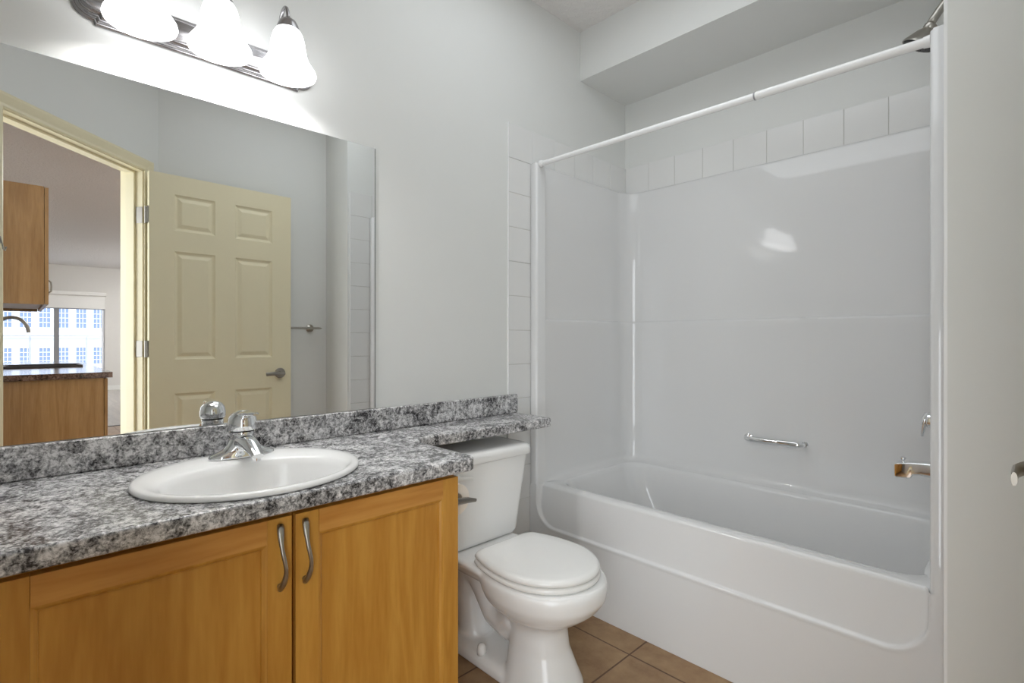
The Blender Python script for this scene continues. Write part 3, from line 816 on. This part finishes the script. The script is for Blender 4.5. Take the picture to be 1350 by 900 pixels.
for s in (-1, 1):
    bm = B(); lathe(bm, [(.0165, 0), (.017, .012), (.015, .028), (.009, .036), (.002, .038)], (.300, TY+s*.090, .040), 24); obj('bolt_cap', bm, M['seat'], toi, smooth=True)
bm = B(); tube(bm, [(.07, TY-.19, .12), (.075, TY-.19, .20), (.10, TY-.165, .30), (.11, TY-.15, .384)], .005, 10); tube(bm, [(.0125, TY-.19, .12), (.075, TY-.19, .12)], .007, 10)
obj('supply_line', bm, M['chrome'], toi, smooth=True)

# toilet paper holder on the vanity side
tph = thing('toilet_paper_holder', 'nickel toilet paper holder on the side of the vanity', 'toilet paper holder', (.46, VY1, .66))
for X in (.335, .480):
    bm = B()
    lathe(bm, [(.021, 0), (.021, .006), (.011, .011)], (X, VY1+.0005, .672), 24, (0, 1, 0))
    tube(bm, [(X, VY1+.008, .672), (X, VY1+.045, .670), (X, VY1+.080, .667), (X, VY1+.112, .660)], [(.008, .011), (.007, .010), (.006, .009), (.003, .005)], 14)
    obj('post', bm, M['darknickel'], tph, smooth='auto')
bm = B(); tube(bm, [(.336, VY1+.056, .668), (.479, VY1+.056, .668)], .006, 12); obj('roller', bm, M['darknickel'], tph, smooth='auto')
bm = B()
c = (.350, VY1+.056, .668)
lathe(bm, [(.019, 0), (.046, 0), (.0465, .003), (.0465, .107), (.046, .110), (.019, .110), (.019, 0)], c, 48, (1, 0, 0), cap=(False, False))
tag(obj('toilet_paper_roll', bm, M['paper'], loc=(.445, VY1+.062, .61), smooth='auto'), 'roll of white toilet paper beside the vanity cabinet', 'toilet paper')

# ------------------------------------------------------------------ towel bar on the right wall (seen in the mirror)
tb = thing('towel_bar', 'brushed nickel towel bar reflected behind the cream door', 'towel bar', (1.84, 1.2, 1.22))
bm = B(); tube(bm, [(1.782, .86, 1.221), (1.782, 1.50, 1.221), (1.782, 1.512, 1.221), (1.782, 1.524, 1.221)], [.0075, .0075, .006, .002], 14); obj('rail', bm, M['nickel'], tb, smooth='auto')
for y in (.90, 1.463):
    bm = B(); lathe(bm, [(.027, 0), (.027, .004), (.013, .010), (.009, .014), (.009, .060)], (1.8395, y, 1.221), 28, (-1, 0, 0)); obj('mount', bm, M['nickel'], tb, smooth='auto')

# small hook on the latch side casing (seen at the mirror's left edge)
hk = B(); hs, hn = SJ0-.036, NI+.0195
def hp_(s, n, z): x, y = dg(s, n); return (x, y, z)
tube(hk, [hp_(hs+.0, hn, 1.545), hp_(hs+.002, hn+.006, 1.55), hp_(hs+.006, hn+.012, 1.52), hp_(hs+.008, hn+.015, 1.50), hp_(hs+.008, hn+.020, 1.495), hp_(hs+.008, hn+.025, 1.51)], .003, 8)
tube(hk, [hp_(hs, hn, 1.53), hp_(hs, hn+.004, 1.53)], .010, 12)
x_, y_ = dg(hs, hn)
tag(obj('robe_hook', hk, M['nickel'], loc=(x_, y_, 1.5), smooth='auto'), 'small metal hook on the cream casing at the left edge of the mirror', 'hook')

# ------------------------------------------------------------------ kitchen seen through the doorway in the mirror
uc = thing('upper_cabinet', 'brown maple upper kitchen cabinet reflected at the left of the mirror', 'cabinet', (3.4, 0, 1.372))
X0, X1, Y0, Y1, Z0, Z1 = 2.85, 4.12, -.164, .146, 1.372, 2.138
bm = B(); box(bm, X0, X0+.016, Y0, Y1, Z0, Z1); box(bm, X1-.016, X1, Y0, Y1, Z0, Z1); box(bm, X0+.016, X1-.016, Y0, Y1, Z1-.016, Z1); box(bm, X0+.016, X1-.016, Y0, Y0+.008, Z0+.036, Z1-.016)
obj('carcass', bm, M['kwood'], uc, bevel=.001)
bm = B(); box(bm, X0+.0165, X1-.0165, Y0+.009, Y1, Z0+.022, Z0+.036); obj('bottom_shelf', bm, M['winwhite'], uc)
def kdoor(root, xa, xb, y, z0, z1, hx, hz):
    bm = B(); st = .055
    box(bm, xa, xa+st, y, y+.02, z0, z1); box(bm, xb-st, xb, y, y+.02, z0, z1); box(bm, xa+st, xb-st, y, y+.02, z0, z0+st); box(bm, xa+st, xb-st, y, y+.02, z1-st, z1); box(bm, xa+st, xb-st, y, y+.012, z0+st, z1-st)
    d = obj('door', bm, M['kwood'], root, bevel=.001)
    bm = B(); tube(bm, [(hx, y+.02, hz-.04), (hx, y+.034, hz-.03), (hx, y+.036, hz), (hx, y+.034, hz+.03), (hx, y+.02, hz+.04)], .005, 8)
    h = obj('handle', bm, M['nickel'], d, local=True, smooth=True); h.location = -Vector(root['o'])
for k in range(3):
    w = (X1-X0)/3; kdoor(uc, X0+w*k+.002, X0+w*(k+1)-.002, Y1+.002, Z0+.002, Z1-.004, X0+w*k+(.04 if k else .04), Z0+.12)
bc = thing('base_cabinet', 'brown maple kitchen base cabinet seen through the doorway in the mirror', 'cabinet', (4.2, .2, 0))
bm = B(); box(bm, 2.985, 3.003, -.164, .466, .0, .872); box(bm, 5.482, 5.5, -.164, .466, 0, .872); box(bm, 3.003, 5.482, -.164, .466, .1, .118); box(bm, 3.003, 5.482, .448, .466, .118, .872); box(bm, 3.003, 5.482, .39, .40, 0, .1)
obj('carcass', bm, M['kwood'], bc, bevel=.001)
for k in range(4):
    w = 2.51/4; kdoor(bc, 2.987+w*k+.002, 2.987+w*(k+1)-.002, .468, .12, .868, 2.987+w*(k+1)-.05, .76)
kc = thing('kitchen_countertop', 'dark brown speckled kitchen countertop with reflected window light', 'countertop', (4.2, .17, .875))
bm = B()
box(bm, 2.955, 4.03, -.164, .512, .8745, .914); box(bm, 4.47, 5.5, -.164, .512, .8745, .914)
box(bm, 4.03, 4.47, -.164, -.06, .8745, .914); box(bm, 4.03, 4.47, .43, .512, .8745, .914)
obj('worktop', bm, M['klam'], kc)
ks = B()
loft(ks, [rrect(4.028, 4.472, -.062, .432, .02, .9146), rrect(4.028, 4.472, -.062, .432, .02, .928), rrect(4.045, 4.455, -.045, .415, .03, .928), rrect(4.05, 4.45, -.04, .41, .04, .90), rrect(4.06, 4.44, -.03, .40, .05, .76), rrect(4.10, 4.40, .01, .36, .05, .745)], False, True)
tag(obj('kitchen_sink', ks, M['sinkdark'], loc=(4.25, .19, .915), smooth='auto', angle=30), 'dark metal kitchen sink rim in the brown countertop', 'sink')
kf = B()
tube(kf, [(4.25, -.10, .9145), (4.25, -.10, .93)], .026, 16)
tube(kf, [(4.25, -.10, .93), (4.25, -.10, 1.20)] + bez((4.25, -.10, 1.22), (4.25, -.10, 1.36), (4.25, .09, 1.37), (4.25, .095, 1.20), 14), .0135, 12)
tag(obj('kitchen_faucet', kf, M['nickel'], loc=(4.25, -.10, .915), smooth='auto'), 'brushed gooseneck kitchen faucet reflected in front of the window', 'faucet')

# roller blind
rbm = B(); box(rbm, WX-.006, WX-.004, WY0-.02, WY1+.005, 1.815, 2.13)
bl = thing('roller_blind', 'white roller blind pulled partly down over the far window', 'blind', (WX-.03, .24, 2.1))
obj('fabric', rbm, M['blind'], bl)
bm = B(); box(bm, WX-.075, WX-.0015, WY0-.03, WY1+.02, 2.10, 2.175); obj('headbox', bm, M['blind'], bl, bevel=.006)
bm = B(); box(bm, WX-.012, WX-.002, WY0-.02, WY1+.005, 1.795, 1.815); obj('bottom_bar', bm, M['alu'], bl)
# balcony railing outside
rl = thing('balcony_railing', 'white balcony railing outside the far window', 'railing', (14.4, .4, -.1))
bm = B(); box(bm, 14.38, 14.43, -3, 4, 1.20, 1.235); obj('top_rail', bm, M['winwhite'], rl)
bm = B(); box(bm, 14.39, 14.42, -3, 4, .02, .06); obj('bottom_rail', bm, M['winwhite'], rl)
for k in range(-2, 4):
    bm = B(); box(bm, 14.385, 14.425, -.02+k*1.0+.28, .02+k*1.0+.28, -.1, 1.20); obj('post', bm, M['winwhite'], rl)
bm = B(); box(bm, 13.2, 14.5, -3, 4, -.3, -.1); struct('balcony_slab', bm, M['winwhite'])
# white building across the street
FXB = 60.0
bd = thing('building', 'white building with small paned windows seen through the far window', 'building', (FXB+5, 2, -14))
bm = B(); box(bm, FXB, FXB+10, -30, 34, -14, 18); obj('facade', bm, M['facade'], bd)
bm = B(); box(bm, FXB-.35, FXB, -30, 34, 1.25, 1.55); obj('ledge', bm, M['facade'], bd)
for ci in range(-7, 12):
    for (z0, z1) in ((2.15, 4.35), (-1.15, .35), (-4.2, -2.4)):
        yc = 3.28+ci*1.24; w = .36
        bm = B()
        for a in ((yc-w-.12, yc+w+.12, z1, z1+.12), (yc-w-.12, yc+w+.12, z0-.14, z0), (yc-w-.12, yc-w, z0, z1), (yc+w, yc+w+.12, z0, z1)): box(bm, FXB-.10, FXB, *a)
        for t in (1/3, 2/3): box(bm, FXB-.07, FXB-.03, yc-w+2*w*t-.025, yc-w+2*w*t+.025, z0, z1)
        nr = 5 if z1-z0 > 2 else 4
        for t in range(1, nr): box(bm, FXB-.07, FXB-.03, yc-w, yc+w, z0+(z1-z0)*t/nr-.025, z0+(z1-z0)*t/nr+.025)
        f = obj('window', bm, M['winwhite'], bd)
        if ci % 1 == 0:
            bm = B(); box(bm, FXB-.02, FXB, yc-w, yc+w, z0, z1); g = obj('pane', bm, M['winglass'], f, local=True); g.location = -Vector(bd['o'])
bm = B(); box(bm, 15, FXB+20, -60, 60, -14.2, -14); struct('ground', bm, M['ground'])

# unseen domes added to fill the hall, kitchen and far room with light
def dome(x, y, r, mat, label):
    t = thing('fill_dome', label, 'fill light', (x, y, ZC-.09))
    bm = B(); lathe(bm, [(r+.012, -.022), (r+.012, -.0005), (.02, -.0005)], (x, y, ZC), 40); obj('rim', bm, M['nickel'], t, smooth='auto')
    bm = B(); lathe(bm, [(r, -.022), (r*.96, -.045), (r*.8, -.068), (r*.5, -.083), (.01, -.09)], (x, y, ZC), 40); obj('diffuser', bm, mat, t, smooth=True)
dome(1.95, -.62, .19, M['hallglow'], 'added round fill dome in the hall outside the bathroom doorway')  # invented, behind the camera, fills the doorway side
dome(4.6, 2.0, .19, M['kitglow'], 'added round fill dome in the kitchen beyond the hall')  # invented, kept out of view, brightens the kitchen
dome(10.6, 2.5, .19, M['farglow'], 'added round fill dome near the far window')  # invented, kept out of view, brightens the far wall
